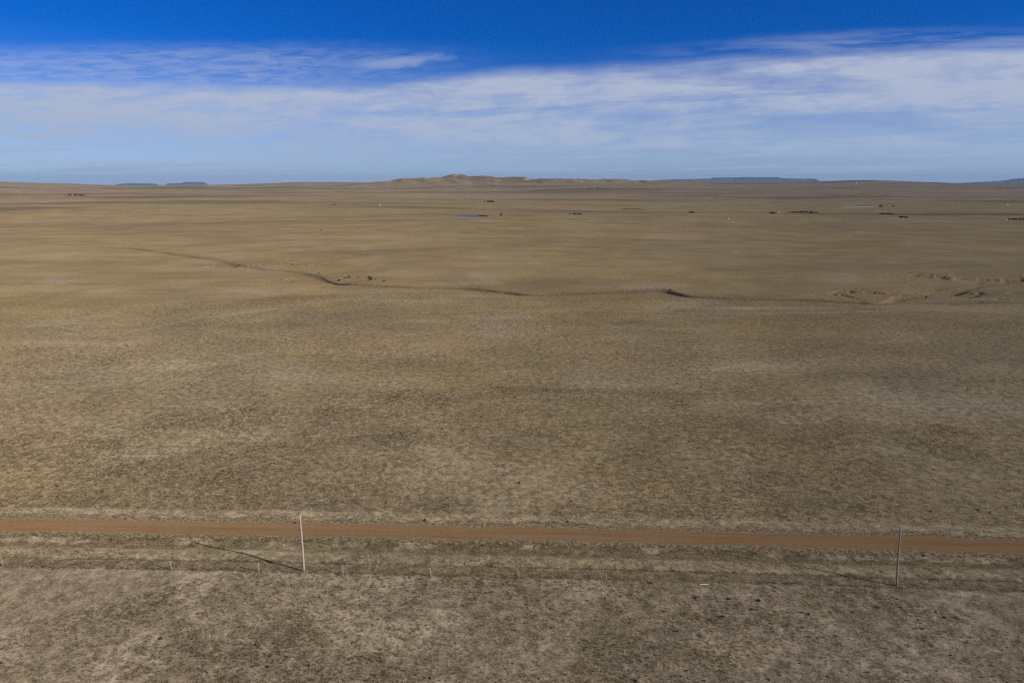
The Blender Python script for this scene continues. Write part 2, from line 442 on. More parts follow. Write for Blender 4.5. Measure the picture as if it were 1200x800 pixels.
def build_ground():
    az = np.concatenate([np.linspace(-180, -50, 27)[:-1], np.linspace(-50, 50, 1401), np.linspace(50, 180, 27)[1:-1]])
    az = np.radians(az)
    D = [1.0, 8.0, 20.0, 32.0, 42.0]
    while D[-1] < 36000:
        d = D[-1]
        px = 0.62 * (d * d + CAM_Z ** 2) / CAM_Z / 683.0
        step = min(px, 0.010 * d + 0.6)
        if 410 > d > 285: step = min(step, 0.9)
        elif 285 >= d > 200: step = min(step, 1.5)
        elif 620 > d >= 410: step = min(step, 1.6)
        elif 7200 > d > 3900: step = min(step, 24.0)
        elif d > 7500: step = 0.03 * d
        D.append(d + step)
    D = np.array(D)
    A, DD = np.meshgrid(az, D)
    x = (np.sin(A) * DD).ravel(); y = (np.cos(A) * DD).ravel()
    z = height(x, y)
    na, nd = len(az), len(D)
    i = np.arange(nd - 1)[:, None] * na; j = np.arange(na)[None, :]; j2 = (j + 1) % na
    F = np.stack([i + j, i + j2, i + na + j2, i + na + j], -1).reshape(-1, 4)
    co = np.stack([x, y, z], 1)
    # close the disc under the camera
    me = new_mesh_np("ground", co, F, 4, M_GROUND, True)
    fattr(me, "road_t", np.clip(road_t(x, y), -60, 60))
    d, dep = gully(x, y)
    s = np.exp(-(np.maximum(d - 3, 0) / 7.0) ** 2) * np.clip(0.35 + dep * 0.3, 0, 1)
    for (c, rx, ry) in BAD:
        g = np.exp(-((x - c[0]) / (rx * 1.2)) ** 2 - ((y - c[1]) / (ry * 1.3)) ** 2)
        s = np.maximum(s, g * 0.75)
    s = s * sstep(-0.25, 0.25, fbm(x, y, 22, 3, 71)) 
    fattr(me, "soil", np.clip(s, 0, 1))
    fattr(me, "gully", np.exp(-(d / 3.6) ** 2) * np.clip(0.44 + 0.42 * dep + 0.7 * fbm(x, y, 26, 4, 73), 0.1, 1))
    dk = np.zeros(len(x))
    for (px, py, wx, wy, a) in DARK_PATCH:
        c = flat(px, py); e = ((x - c[0]) / wx) ** 2 + ((y - c[1]) / wy) ** 2
        m = e < 9
        dk[m] += a * np.exp(-e[m])
    m = np.abs(dk) > 0.01
    dk[m] *= np.clip(0.65 + 1.7 * fbm(x[m] * 0.7, y[m], 16, 5, 75, 0.6), 0, 1.4)
    fattr(me, "patch", np.clip(dk, -1, 1))
    tr = np.zeros(len(x))
    for pts in TRAILS:
        P = np.array([flat(a, b) for a, b in pts])
        P, _t = resample(P, 1.5)
        P[:, 1] += 5 * fbm(_t, _t * 0, 40, 3, 77)
        o = np.argsort(P[:, 0])
        sl = np.gradient(P[o, 1]) / np.maximum(np.abs(np.gradient(P[o, 0])), 1e-3)
        m = (x > P[:, 0].min()) & (x < P[:, 0].max()) & (y < 700)
        dd = np.abs(y[m] - np.interp(x[m], P[o, 0], P[o, 1])) / np.sqrt(1 + np.interp(x[m], P[o, 0], sl) ** 2)
        w = 0.9 + 0.9 * (y[m] / 300)
        tr[m] = np.maximum(tr[m], np.exp(-(dd / w) ** 2))
    fattr(me, "trail", tr)
    g = link("ground", me); g['kind'] = 'structure'
    return na, nd
print("ground", build_ground())

# ------------------------------------------------------------------ dirt road
def road_material():
    m, nt = mat_new("red dirt"); q = N(nt)
    geo = q.n('ShaderNodeNewGeometry'); P = geo.outputs['Position']
    t = q.attr('road_t'); u = q.attr('road_u')
    uv = q.n('ShaderNodeCombineXYZ'); q.l(u, uv.inputs[0]); q.l(t, uv.inputs[1])
    V = uv.outputs[0]
    n1 = q.noise(V, 0.5, 5, 0.65, 0.6, stretch=(0.07, 2.0, 1)); n2 = q.noise(V, 1 / 14, 4, 0.6)
    n3 = q.noise(V, 1 / 0.5, 4, 0.7); n4 = q.noise(V, 1 / 2.2, 4, 0.65, stretch=(0.4, 1, 1))
    c = q.mix(q.rng(n1, 0.35, 0.65), c4(0.198, 0.120, 0.058), c4(0.245, 0.152, 0.079))
    c = q.mix(q.math('MULTIPLY', q.rng(n2, 0.42, 0.62), 0.75), c, c4(0.225, 0.152, 0.085))
    # wheel tracks polished and paler, fine ridge of dust between
    for a in (-0.95, 0.85):
        c = q.mix(q.math('MULTIPLY', q.band(q.math('ADD', t, q.math('MULTIPLY', q.math('SUBTRACT', n2, 0.5), 0.8)), a - 0.3, a + 0.3, 0.25), 0.24), c, c4(0.33, 0.175, 0.08))
    te = q.math('ADD', q.math('ABSOLUTE', t), q.math('MULTIPLY', q.math('SUBTRACT', n4, 0.5), 2.2))
    te = q.math('ADD', te, q.math('MULTIPLY', q.math('SUBTRACT', n3, 0.5), 0.9))
    te = q.math('ADD', te, q.math('MULTIPLY', q.math('SUBTRACT', q.noise(V, 1 / 6, 3, 0.6), 0.5), 1.5))
    te = q.math('ADD', te, q.rng(t, 0.8, -0.8, 0.12, -0.10))
    c = q.mix(q.rng(te, 1.35, 1.95), c, c4(0.225, 0.160, 0.095))
    c = q.mix(q.rng(te, 1.8, 2.3), c, q.mix(q.rng(n3, 0.45, 0.56), c4(0.135, 0.104, 0.062), c4(0.275, 0.215, 0.130)))
    gr = q.rng(n3, 0.25, 0.75, 0.86, 1.14)
    gm = q.n('ShaderNodeVectorMath', operation='SCALE'); q.l(c, gm.inputs[0]); q.l(gr, gm.inputs['Scale'])
    b = q.n('ShaderNodeBsdfDiffuse'); b.inputs['Roughness'].default_value = 0.65
    q.l(gm.outputs[0], b.inputs['Color'])
    bp = q.n('ShaderNodeBump'); bp.inputs['Strength'].default_value = 0.4; bp.inputs['Distance'].default_value = 0.03
    q.l(q.math('ADD', n1, n3), bp.inputs['Height']); q.l(bp.outputs[0], b.inputs['Normal'])
    o = q.n('ShaderNodeOutputMaterial'); q.l(b.outputs[0], o.inputs[0])
    return m

def build_road():
    xs = np.arange(-330, 331, 1.0)
    ts = np.array([-3.3, -2.8, -2.3, -1.6, -0.95, -0.4, 0, 0.4, 0.85, 1.6, 2.3, 2.8, 3.3])
    zs = np.array([-0.16, 0.03, 0.075, 0.115, 0.105, 0.135, 0.14, 0.135, 0.105, 0.115, 0.075, 0.03, -0.16])
    X = xs[:, None] + 0 * ts
    T = ts[None, :] + 0 * X
    W = T + np.where(np.abs(T) > 2, 0.25 * fbm(X, T, 6, 3, 81), 0)
    bow = 0.7 * np.clip(1 - (X / 77.0) ** 2, -3, 1)
    Y = (W + 93.26 + bow) / 0.99906 - X * 0.0434
    # ground under it without the lumps
    Zb = height(X.ravel(), Y.ravel(), False).reshape(X.shape)
    Z = Zb + zs[None, :] + 0.02 * fbm(X, Y, 3, 2, 83)
    na = len(ts); nd = len(xs)
    i = np.arange(nd - 1)[:, None] * na; j = np.arange(na - 1)[None, :]
    F = np.stack([i + j, i + na + j, i + na + j + 1, i + j + 1], -1).reshape(-1, 4)
    me = new_mesh_np("dirt_road", np.stack([X, Y, Z], -1).reshape(-1, 3), F, 4, road_material(), True)
    fattr(me, "road_t", W.ravel()); fattr(me, "road_u", X.ravel())
    o = link("dirt_road", me); o['kind'] = 'structure'
build_road()

# ------------------------------------------------------------------ grass (uncountable: stuff)
def blade_material(name, dark, mid, pale, translucent=0.42):
    m, nt = mat_new(name); q = N(nt)
    tone = q.attr('tone')
    c = q.ramp(tone, [(0.0, dark), (0.5, mid), (1.0, pale)])
    d = q.n('ShaderNodeBsdfDiffuse'); q.l(c, d.inputs[0]); d.inputs[1].default_value = 0.2
    tr = q.n('ShaderNodeBsdfTranslucent'); q.l(c, tr.inputs[0])
    mx = q.n('ShaderNodeMixShader'); mx.inputs[0].default_value = translucent
    q.l(d.outputs[0], mx.inputs[1]); q.l(tr.outputs[0], mx.inputs[2])
    o = q.n('ShaderNodeOutputMaterial'); q.l(mx.outputs[0], o.inputs[0])
    return m

def scatter_region(n, d0, d1, az=47):
    a = np.radians(rng.uniform(-az, az, n)); D = np.sqrt(rng.uniform(d0 ** 2, d1 ** 2, n))
    return np.sin(a) * D, np.cos(a) * D

def make_blades(x, y, hgt, rad, nb, tone, width):
    n = len(x)
    z = height(x, y)
    x = np.repeat(x, nb); y = np.repeat(y, nb); z = np.repeat(z, nb)
    H = np.repeat(hgt, nb) * rng.uniform(0.55, 1.15, n * nb); Rr = np.repeat(rad, nb)
    W = np.repeat(width, nb) * rng.uniform(0.6, 1.3, n * nb)
    a = rng.uniform(0, 2 * math.pi, n * nb); r = Rr * np.sqrt(rng.uniform(0, 1, n * nb)) * 0.6
    bx = x + np.cos(a) * r; by = y + np.sin(a) * r
    fa = rng.uniform(0, 2 * math.pi, n * nb)
    wx = np.cos(fa) * W / 2; wy = np.sin(fa) * W / 2
    lean = rng.uniform(0.2, 0.9, n * nb)
    tx = bx + np.cos(a) * Rr * lean + rng.normal(0, .25, n * nb) * Rr - H * 0.15; ty = by + np.sin(a) * Rr * lean + rng.normal(0, .25, n * nb) * Rr
    co = np.empty((n * nb, 3, 3))
    co[:, 0] = np.stack([bx - wx, by - wy, z - 0.05], 1); co[:, 1] = np.stack([bx + wx, by + wy, z - 0.05], 1); co[:, 2] = np.stack([tx, ty, z + H], 1)
    tn = np.repeat(tone + rng.normal(0, 0.25, n), nb) + rng.normal(0, 0.12, n * nb)
    return co.reshape(-1, 3), np.repeat(np.clip(tn, 0, 1), 3)

def build_grass():
    cos, tones = [], []
    def add(x, y, h0, h1, rad, nb, tone, width):
        hgt = rng.uniform(h0, h1, len(x))
        c, t_ = make_blades(x, y, hgt, hgt * rad, nb, tone, np.full(len(x), width))
        cos.append(c); tones.append(t_)
    # grazed pasture near the camera
    x, y = scatter_region(52000, 54, 92); t = road_t(x, y)
    p = 0.30 + 0.9 * np.clip(fbm(x, y, 9, 3, 101) + 0.05, 0, 1) + 0.3 * fbm(x, y, 2.0, 2, 103)
    k = (t < -11.6) & (rng.random(len(x)) < p)
    x, y = x[k], y[k]
    add(x, y, 0.10, 0.26, 0.85, 12, np.clip(0.62 + 0.45 * fbm(x, y, 7, 3, 105), 0, 1), 0.05)
    # fence line and ditch strip
    x, y = scatter_region(60000, 76, 140, 52); t = road_t(x, y)
    k = (t > -11.6) & (t < -8.8) & (rng.random(len(x)) < 0.55); x1, y1 = x[k], y[k]
    add(x1, y1, 0.10, 0.30, 0.9, 6, np.clip(0.26 + 0.4 * fbm(x1, y1, 6, 3, 107), 0, 1), 0.045)
    k = (np.abs(t + 11.5) < 0.35) ; x1, y1 = x[k], y[k]
    add(x1, y1, 0.15, 0.40, 0.8, 6, np.clip(0.36 + 0.3 * fbm(x1, y1, 6, 3, 109), 0, 1), 0.045)
    # tall straw strips on either side of the road
    for (a, b, n, h0, h1, tn) in ((-8.9, -6.6, 130000, 0.15, 0.38, 0.82), (3.5, 6.0, 150000, 0.15, 0.38, 0.92)):
        x, y = scatter_region(n, 80, 150, 52); t = road_t(x, y) + 0.9 * fbm(x, y, 6, 3, 111)
        k = (t > a) & (t < b) & (rng.random(len(x)) < 0.70 + 1.6 * fbm(x, y, 3, 3, 112)); x, y = x[k], y[k]
        add(x, y, h0, h1, 0.7, 7, np.clip(tn + 0.5 * fbm(x, y, 4, 3, 113), 0, 1), 0.045)
    # shorter growth in the ditch
    x, y = scatter_region(60000, 80, 150, 52); t = road_t(x, y)
    k = (t > -6.2) & (t < -2.7) & (rng.random(len(x)) < 0.5); x, y = x[k], y[k]
    add(x, y, 0.08, 0.22, 0.9, 5, np.clip(0.17 + 0.4 * fbm(x, y, 6, 3, 115), 0, 1), 0.045)
    # weeds creeping over the road edges
    x, y = scatter_region(150000, 80, 150, 52); t = road_t(x, y); ta = np.abs(t + 0.9 * fbm(x, y, 5, 3, 114))
    k = (ta > 1.75) & (ta < 3.9) & (rng.random(len(x)) < (0.08 + 0.55 * sstep(1.7, 3.0, ta)) * np.where(t > 0, 0.45, 1.0)); x, y = x[k], y[k]
    add(x, y, 0.14, 0.30, 0.9, 7, np.clip(0.42 + 0.5 * fbm(x, y, 4, 3, 116), 0, 1), 0.05)
    # open prairie beyond the road
    x, y = scatter_region(120000, 95, 170); t = road_t(x, y)
    p = 0.5 + 0.9 * fbm(x, y, 12, 3, 117)
    k = (t > 6.2) & (rng.random(len(x)) < p); x, y = x[k], y[k]
    add(x, y, 0.14, 0.34, 0.85, 9, np.clip(0.61 + 0.42 * fbm(x, y, 6, 4, 119, .65), 0, 1), 0.055)
    x, y = scatter_region(130000, 170, 330)
    p = 0.45 + 0.9 * fbm(x, y, 24, 3, 121) + 0.4 * fbm(x, y, 5, 2, 122)
    k = rng.random(len(x)) < p; x, y = x[k], y[k]
    add(x, y, 0.15, 0.36, 1.0, 6, np.clip(0.58 + 0.42 * fbm(x, y, 11, 4, 123, .65), 0, 1), 0.09)
    co = np.concatenate(cos); tn = np.concatenate(tones)
    F = np.arange(len(co), dtype=np.int32).reshape(-1, 3)
    mat = blade_material("dry grass", (0.115, 0.086, 0.046), (0.275, 0.210, 0.120), (0.520, 0.425, 0.275))
    me = new_mesh_np("grass", co, F, 3, mat)
    fattr(me, "tone", tn)
    o = link("grass", me); o['kind'] = 'stuff'
    tag(o, 'short dry straw grass tufts covering the prairie and road verges', 'grass')
    return len(F)
print("blades", build_grass())

def build_weeds():
    """small dark dead weeds speckled over the sward: ground cover nobody could count."""
    xs, ys, ss = [], [], []
    x, y = scatter_region(5200, 54, 92, 46); t = road_t(x, y)
    p = 0.07 + 0.7 * np.clip(fbm(x, y, 11, 3, 131) - 0.02, 0, 1)
    k = (t < -12) & (rng.random(len(x)) < p); xs.append(x[k]); ys.append(y[k]); ss.append(rng.gamma(2.2, 0.028, k.sum()) + 0.05)
    x, y = scatter_region(5500, 96, 300, 46); t = road_t(x, y)
    p = 0.06 + 0.9 * np.clip(fbm(x, y, 25, 3, 133) - 0.05, 0, 1)
    k = (t > 3.2) & (rng.random(len(x)) < p); xs.append(x[k]); ys.append(y[k]); ss.append(rng.gamma(2.0, 0.045, k.sum()) + 0.06)
    x = np.concatenate(xs); y = np.concatenate(ys); s = np.minimum(np.concatenate(ss), 0.24)
    nb = 16
    n = len(x); z = np.repeat(height(x, y), nb); X = np.repeat(x, nb); Y = np.repeat(y, nb); S = np.repeat(s, nb)
    d = rng.normal(0, 1, (n * nb, 3)); d /= np.linalg.norm(d, axis=1)[:, None]; d[:, 2] = np.abs(d[:, 2]) * 0.8
    base = np.stack([X, Y, z], 1) + d * (S * rng.uniform(0.15, 0.85, n * nb))[:, None]
    co = np.empty((n * nb, 3, 3))
    for q_ in range(3):
        co[:, q_] = base + rng.normal(0, 1, (n * nb, 3)) * (S * 0.42)[:, None]
    co = co.reshape(-1, 3)
    me = new_mesh_np("dead_weeds", co, np.arange(len(co)).reshape(-1, 3), 3, blade_material("dead weed", (0.030, 0.023, 0.016), (0.060, 0.046, 0.031), (0.120, 0.092, 0.062), 0.1))
    fattr(me, "tone", np.repeat(np.clip(np.repeat(rng.random(n), nb) * 0.8 + rng.normal(0, .12, n * nb), 0, 1), 3))
    o = link("dead_weeds", me); o['kind'] = 'stuff'
    tag(o, 'dark specks of dead weeds speckled over the dry pasture', 'weeds')
    print("weeds", n)
build_weeds()

# ------------------------------------------------------------------ utility poles
M_WOOD = simple_mat("weathered pole wood", (0.36, 0.29, 0.22), (0.50, 0.42, 0.33), 6.0, 0.85, stretch=(6, 6, 0.5), bump=0.4)
M_WOOD2 = simple_mat("grey pole wood", (0.21, 0.165, 0.12), (0.31, 0.245, 0.185), 6.0, 0.85, stretch=(6, 6, 0.5), bump=0.4)
M_PORC = simple_mat("brown glazed porcelain", (0.09, 0.05, 0.03), (0.12, 0.07, 0.045), 5, 0.3)
M_STEEL = simple_mat("galvanised steel", (0.30, 0.30, 0.29), (0.38, 0.37, 0.35), 20, 0.5)
def insulator_mesh(name):
    m = MB()
    m.tube([(0, 0, 0), (0, 0, .03), (0, 0, .05), (0, 0, .09), (0, 0, .11), (0, 0, .15), (0, 0, .18)], [.03, .075, .05, .085, .05, .06, .02], 12)
    return m.mesh(name, M_PORC, True)
def utility_pole(label, px, py, h, top_off, mat, bend):
    x, y = flat(px, py); z = hz(x, y)
    t = thing('utility_pole', label, 'utility pole', (x, y, z), 0, 'utility poles along the fence')
    n = 9; pts = []; rad = []
    for i in range(n + 1):
        f = i / n
        pts.append((top_off[0] * f + bend * math.sin(f * math.pi), top_off[1] * f, -0.3 + (h + 0.3) * f))
        rad.append((0.165 if mat is M_WOOD else 0.14) - 0.045 * f)
    m = MB(); m.tube(pts, rad, 14)
    link('shaft', m.mesh('shaft', mat, True), t)
    # top pin and bell insulator
    p = MB(); p.tube([(top_off[0] - .10, top_off[1], h - .35), (top_off[0] - .12, top_off[1], h + .16)], [.018, .018], 8)
    pin = link('insulator_pin', p.mesh('insulator_pin', M_STEEL, True), t)
    link('insulator', insulator_mesh('insulator'), t, (top_off[0] - .12, top_off[1], h + .15))
    # neutral bracket lower down
    f = 0.74; cx = top_off[0] * f + bend * math.sin(f * math.pi)
    b = MB(); b.box((cx - .26, top_off[1] * f - .03, h * f - .03), (cx - .11, top_off[1] * f + .03, h * f + .03))
    b.box((cx - .28, top_off[1] * f - .035, h * f - .16), (cx - .24, top_off[1] * f + .035, h * f + .16))
    br = link('bracket', b.mesh('bracket', M_STEEL), t)
    s = MB(); s.tube([(cx - .33, top_off[1] * f, h * f - .09), (cx - .33, top_off[1] * f, h * f - .02), (cx - .33, top_off[1] * f, h * f + .02), (cx - .33, top_off[1] * f, h * f + .09)], [.06, .04, .04, .06], 12)
    link('spool', s.mesh('spool', M_PORC, True), br)
    return t
utility_pole('pale weathered utility pole throwing a long dark shadow, the left of the two poles', 356, 668.5, 8.45, (0.02, 0.0), M_WOOD, 0.05)
utility_pole('darker brown utility pole near the right edge, standing between road and fence', 1051, 686, 8.35, (-0.58, 0.0), M_WOOD2, -0.06)

# ------------------------------------------------------------------ wire fence
M_POST = simple_mat("silvered post wood", (0.28, 0.23, 0.175), (0.43, 0.36, 0.28), 10.0, 0.9, stretch=(5, 5, 0.6))
M_POST2 = simple_mat("dull post wood", (0.16, 0.125, 0.09), (0.26, 0.21, 0.155), 10.0, 0.9, stretch=(5, 5, 0.6))
M_TPOST = simple_mat("rusty steel post", (0.060, 0.040, 0.030), (0.11, 0.08, 0.06), 14.0, 0.8)
M_WIRE = simple_mat("rusty wire", (0.10, 0.08, 0.065), (0.16, 0.13, 0.10), 14.0, 0.6)
def fence():
    A = flat(3, 662.5); B = flat(1137, 692.5)
    dirv = (B - A) / np.linalg.norm(B - A)
    def on(px):
        # point of the fence line under image column px
        best = None
        for s in np.linspace(-60, 200, 5201):
            p = A + dirv * s
            depth = p[1] * math.cos(PITCH) + CAM_Z * math.sin(PITCH)
            e = abs(600 + FPX * p[0] / depth - px)
            if best is None or e < best[0]: best = (e, s)
        return best[1]
    root = thing('wire_fence', 'low wire fence on wooden and rusty steel posts running beside the dirt road', 'fence', (A[0], A[1], hz(*A)))
    posts = [(-98, 'w'), (3, 'w'), (53, 't'), (101, 'g'), (150, 't'), (201, 'w'), (251, 't'), (303, 'w'), (402, 'w'), (505, 'w'), (608, 'g2'), (711, 'g2'),
             (822, 'g'), (925, 'g'), (1031, 'g'), (1137, 't'), (1240, 'g'), (1300, 'w')]
    tops = []
    for px, kind in posts:
        s = on(px); p = A + dirv * s; z = hz(*p)
        lx, ly = rng.normal(0, .05), rng.normal(0, .03)
        m = MB()
        if kind == 't':
            h = 1.15
            m.tube([(0, 0, -.1), (lx, ly, h)], [.028, .026], 6)
            m.box((-.012 + lx * .5, -.04 + ly * .5, -.05), (.012 + lx * .5, .04 + ly * .5, h * .85))
            mat = M_TPOST
        else:
            h = {'w': 1.38, 'g': 1.3, 'g2': 1.34}[kind] + rng.uniform(-.08, .08)
            r = {'w': .075, 'g': .042, 'g2': .058}[kind]
            lx -= .06
            m.tube([(0, 0, -.15), (lx * .5, ly * .5, h * .5), (lx, ly, h - .03), (lx, ly, h)], [r * 1.1, r, r * .9, r * .6], 9)
            mat = M_POST if kind in ('w', 'g2') else M_POST2
        o = link('post', m.mesh('post', mat, True), root, (p[0] - A[0], p[1] - A[1], z - root.location.z))
        if kind == 't': o['label'] = 'dark rusty steel fence post'
        tops.append((s, p, z, lx, ly, h))
    for wz in (0.35, 0.62, 0.88, 1.08):
        pts = []
        for i, (s, p, z, lx, ly, h) in enumerate(tops):
            f = wz / h
            pts.append((p[0] - A[0] + lx * f, p[1] - A[1] + ly * f - .05, z - root.location.z + wz))
            if i < len(tops) - 1:
                q_ = tops[i + 1]
                g = wz / q_[5]
                a = np.array(pts[-1]); b = np.array((q_[1][0] - A[0] + q_[3] * g, q_[1][1] - A[1] + q_[4] * g - .05, q_[2] - root.location.z + wz))
                for u in (0.25, 0.5, 0.75):
                    c = a + (b - a) * u; c[2] -= 0.05 * 4 * u * (1 - u); pts.append(tuple(c))
        m = MB(); m.tube(pts, [.0035] * len(pts), 4)
        link('wire', m.mesh('wire', M_WIRE), root)
fence()

# ------------------------------------------------------------------ shrubs, brush, trees
M_TWIG = blade_material("dark brush twigs", (0.022, 0.017, 0.011), (0.045, 0.035, 0.022), (0.085, 0.064, 0.040), 0.15)
M_BARK = simple_mat("dark bark", (0.05, 0.038, 0.028), (0.085, 0.066, 0.05), 6.0, 0.95)
M_TWIG_PALE = blade_material('grey brush twigs', (0.055, 0.043, 0.029), (0.085, 0.066, 0.043), (0.125, 0.098, 0.064), 0.2)
def twig_cloud(centres, n, leaf, seed):
    r = np.random.default_rng(seed)
    co = np.empty((n, 3, 3)); tone = np.empty(n)
    ci = r.integers(0, len(centres), n)
    for i in range(n):
        c, s = centres[ci[i]]
        d = r.normal(0, 1, 3); d /= np.linalg.norm(d); rad = s * r.uniform(0.3, 1.0) ** 0.6
        p = np.array(c) + d * rad * np.array([1, 1, 0.85])
        for j in range(3): co[i, j] = p + r.normal(0, leaf, 3)
        tone[i] = np.clip(r.normal(0.45, 0.25), 0, 1)
    co = co.reshape(-1, 3); co[:, 2] = np.maximum(co[:, 2], -0.15)
    return co, np.repeat(tone, 3)
def crown_mesh(name, centres, n, leaf, seed, mat=None):
    co, tn = twig_cloud(centres, n, leaf, seed)
    me = new_mesh_np(name, co, np.arange(len(co)).reshape(-1, 3), 3, mat or M_TWIG); fattr(me, 'tone', tn); return me

def shrub(label, px, py, size, seed, name='shrub', cat='shrub', group=None, loc=None, low=0.55):
    x, y = loc if loc else at(px, py)
    z = hz(x, y)
    t = thing(name, label, cat, (x, y, z), random.uniform(0, 6), group)
    r = np.random.default_rng(seed)
    cs = [((r.normal(0, .38) * size, r.normal(0, .38) * size, size * low * r.uniform(.35, 1.0)), size * r.uniform(.28, .5)) for _ in range(5)]
    link('crown', crown_mesh('crown', cs, 260, size * 0.085, seed), t)
    m = MB()
    for c, s in cs:
        m.tube([(c[0] * .15, c[1] * .15, -.1), (c[0] * .7, c[1] * .7, c[2] * .6), c], [size * .05, size * .035, size * .012], 5)
    link('stems', m.mesh('stems', M_BARK), t)
    return t

def tree(label, px, py, h, w, seed, group=None):
    x, y = at(px, py); z = hz(x, y)
    t = thing('tree', label, 'tree', (x, y, z), 0, group)
    r = np.random.default_rng(seed)
    m = MB(); cs = []
    m.tube([(0, 0, -.4), (.05 * h, 0, h * .3), (.04 * h, 0.02 * h, h * .6), (.06 * h, 0, h * .92)], [h * .04, h * .032, h * .02, h * .006], 7)
    for i in range(8):
        a = i * 2.4 + r.uniform(0, .6); zz = h * r.uniform(.25, .6); L = w * r.uniform(.28, .55)
        e = (.05 * h + math.cos(a) * L, math.sin(a) * L, zz + h * r.uniform(.1, .35))
        m.tube([(.045 * h, 0, zz), (.05 * h + math.cos(a) * L * .5, math.sin(a) * L * .5, zz + h * .09), e], [h * .016, h * .011, h * .004], 5)
        cs.append((e, w * r.uniform(.14, .24)))
    cs.append(((.06 * h, 0, h * .88), w * .2))
    link('trunk', m.mesh('trunk', M_BARK, True), t)
    link('crown', crown_mesh('crown', cs, 420, w * 0.05, seed, M_TWIG_PALE if 'dark' not in label else M_TWIG), t)
    return t

def thicket(label, p0, p1, hgt, depth, seed, n=2200):
    a = np.array(at(*p0)); b = np.array(at(*p1)); c = (a + b) / 2
    z0 = hz(*c)
    t = thing('brush_thicket', label, 'brush', (c[0], c[1], z0), 0)
    r = np.random.default_rng(seed); cs = []
    L = np.linalg.norm(b - a); k_ = max(8, int(L / (hgt * 0.42)))
    m = MB()
    for i in range(k_):
        f = (i + r.uniform(0, .8)) / k_
        p = a + (b - a) * f + r.normal(0, depth * .3, 2); s = hgt * r.uniform(.35, .65) * (0.55 + 0.45 * math.sin(math.pi * f))
        zz = hz(*p) - z0
        cs.append(((p[0] - c[0], p[1] - c[1], zz + s * .75), s))
        if i % 4 == 0:
            m = MB(); m.tube([(p[0] - c[0], p[1] - c[1], zz - .3), (p[0] - c[0] + .2, p[1] - c[1], zz + s * .6), (p[0] - c[0] + .1, p[1] - c[1] + .1, zz + s * 1.2)], [s * .06, s * .05, s * .02], 5)
            link('stem', m.mesh('stem', M_BARK), t)
    co, tn = twig_cloud(cs, n, hgt * .11, seed)
    me = new_mesh_np('foliage', co, np.arange(len(co)).reshape(-1, 3), 3, M_TWIG if ('long' in label or 'very' in label) else M_TWIG_PALE); fattr(me, 'tone', tn)
    link('foliage', me, t)
    return t

# twig_cloud clamps z; thickets on slopes need none, so relax it there
_tc = twig_cloud
def twig_cloud(centres, n, leaf, seed):
    r = np.random.default_rng(seed)
    C = np.array([c for c, s in centres]); S = np.array([s for c, s in centres])
    ci = r.integers(0, len(centres), n)
    d = r.normal(0, 1, (n, 3)); d /= np.linalg.norm(d, axis=1)[:, None]
    p = C[ci] + d * (S[ci] * r.uniform(.3, 1, n) ** .6)[:, None] * np.array([1, 1, .85])
    co = p[:, None, :] + r.normal(0, leaf, (n, 3, 3))
    return co.reshape(-1, 3), np.repeat(np.clip(r.normal(.45, .25, n), 0, 1), 3)

# near dark shrubs in the grazed pasture
near_sh = [
    (889, 704, .55, 'dark dead shrub, the widest one just below the fence right of the white board'),
    (846, 723, .40, 'small black shrub low in the pasture beneath the white board'),
    (816, 700, .45, 'dark ragged shrub just below and left of the white board'),
    (855, 702, .38, 'dark scrubby clump between the ragged shrub and the widest dead shrub'),
    (1028, 712, .40, 'dark shrub in pasture below the darker utility pole'),
    (948, 719, .40, 'dark shrub halfway between the widest dead shrub and the darker pole, a little lower'),
    (1106, 724, .42, 'dark shrub in the pasture nearest the right edge'),
    (498, 610, .50, 'dark shrub on the far verge just left of the picture centre'),
    (665, 610.5, .50, 'dark shrub on the far road verge right of the picture centre'),
    (346, 613.5, .40, 'dark shrub at the far road edge beside the pale utility pole'),
]
for i, (px, py, s, lab) in enumerate(near_sh):
    shrub(lab, px, py, s * 0.75, 200 + i, group='dark shrubs near the road', loc=tuple(flat(px, py)))
# shrubs in the gully
for i, (px, py, s, lab) in enumerate([
    (397, 329, 1.9, 'dark shrub on the bank of the gully left of centre, the largest there'),
    (374, 320.5, 1.2, 'small dark shrub above the gully, left of the largest bank shrub'),
    (450, 329.5, 1.5, 'lone round dark shrub standing just beyond the gully'),
    (405, 326, 1.3, 'small shrub immediately right of the largest gully bank shrub'),
    (786, 340, 1.3, 'dark shrub at the cut bank of the gully right of centre'),
    (376, 270, 2.2, 'lone dark shrub far out on the plain at left')]):
    shrub(lab, px, py, s * 0.62, 240 + i, group='shrubs along the gully')
# far trees
for i, (px, py, h, w, lab) in enumerate([
    (82, 230.2, 8, 10, 'left tree of the small far grove below the left skyline'),
    (89, 230.2, 9, 9, 'dark middle tree of the small far grove below the left skyline'),
    (94, 230.2, 6, 9, 'low tree just right of the dark middle tree in the far grove'),
    (98, 230.2, 6, 8, 'rightmost low tree of the small far grove below the left skyline'),
    (587, 254.2, 6.5, 4.0, 'dark forked tree standing right of the blue pond'),
    (1031.5, 243.2, 5.5, 8, 'wide dark tree at the right end of the pale pond'),
    (1046.5, 243.2, 4.5, 5, 'small dark tree standing apart, right of the pale pond'),
    (691, 222.2, 7, 10, 'left tree of the far clump below the skyline right of the butte'),
    (700, 222.2, 8, 11, 'middle tree of the far clump below the skyline right of the butte'),
    (706, 222.2, 7, 9, 'right tree of the far clump below the skyline right of the butte'),
    (389, 240.8, 3.5, 4, 'left one of two tiny dark trees on the plain below the butte'),
    (392.5, 240.8, 3.5, 4, 'right one of two tiny dark trees on the plain below the butte')]):
    tree(lab, px, py, h, w, 300 + i, 'scattered far trees')
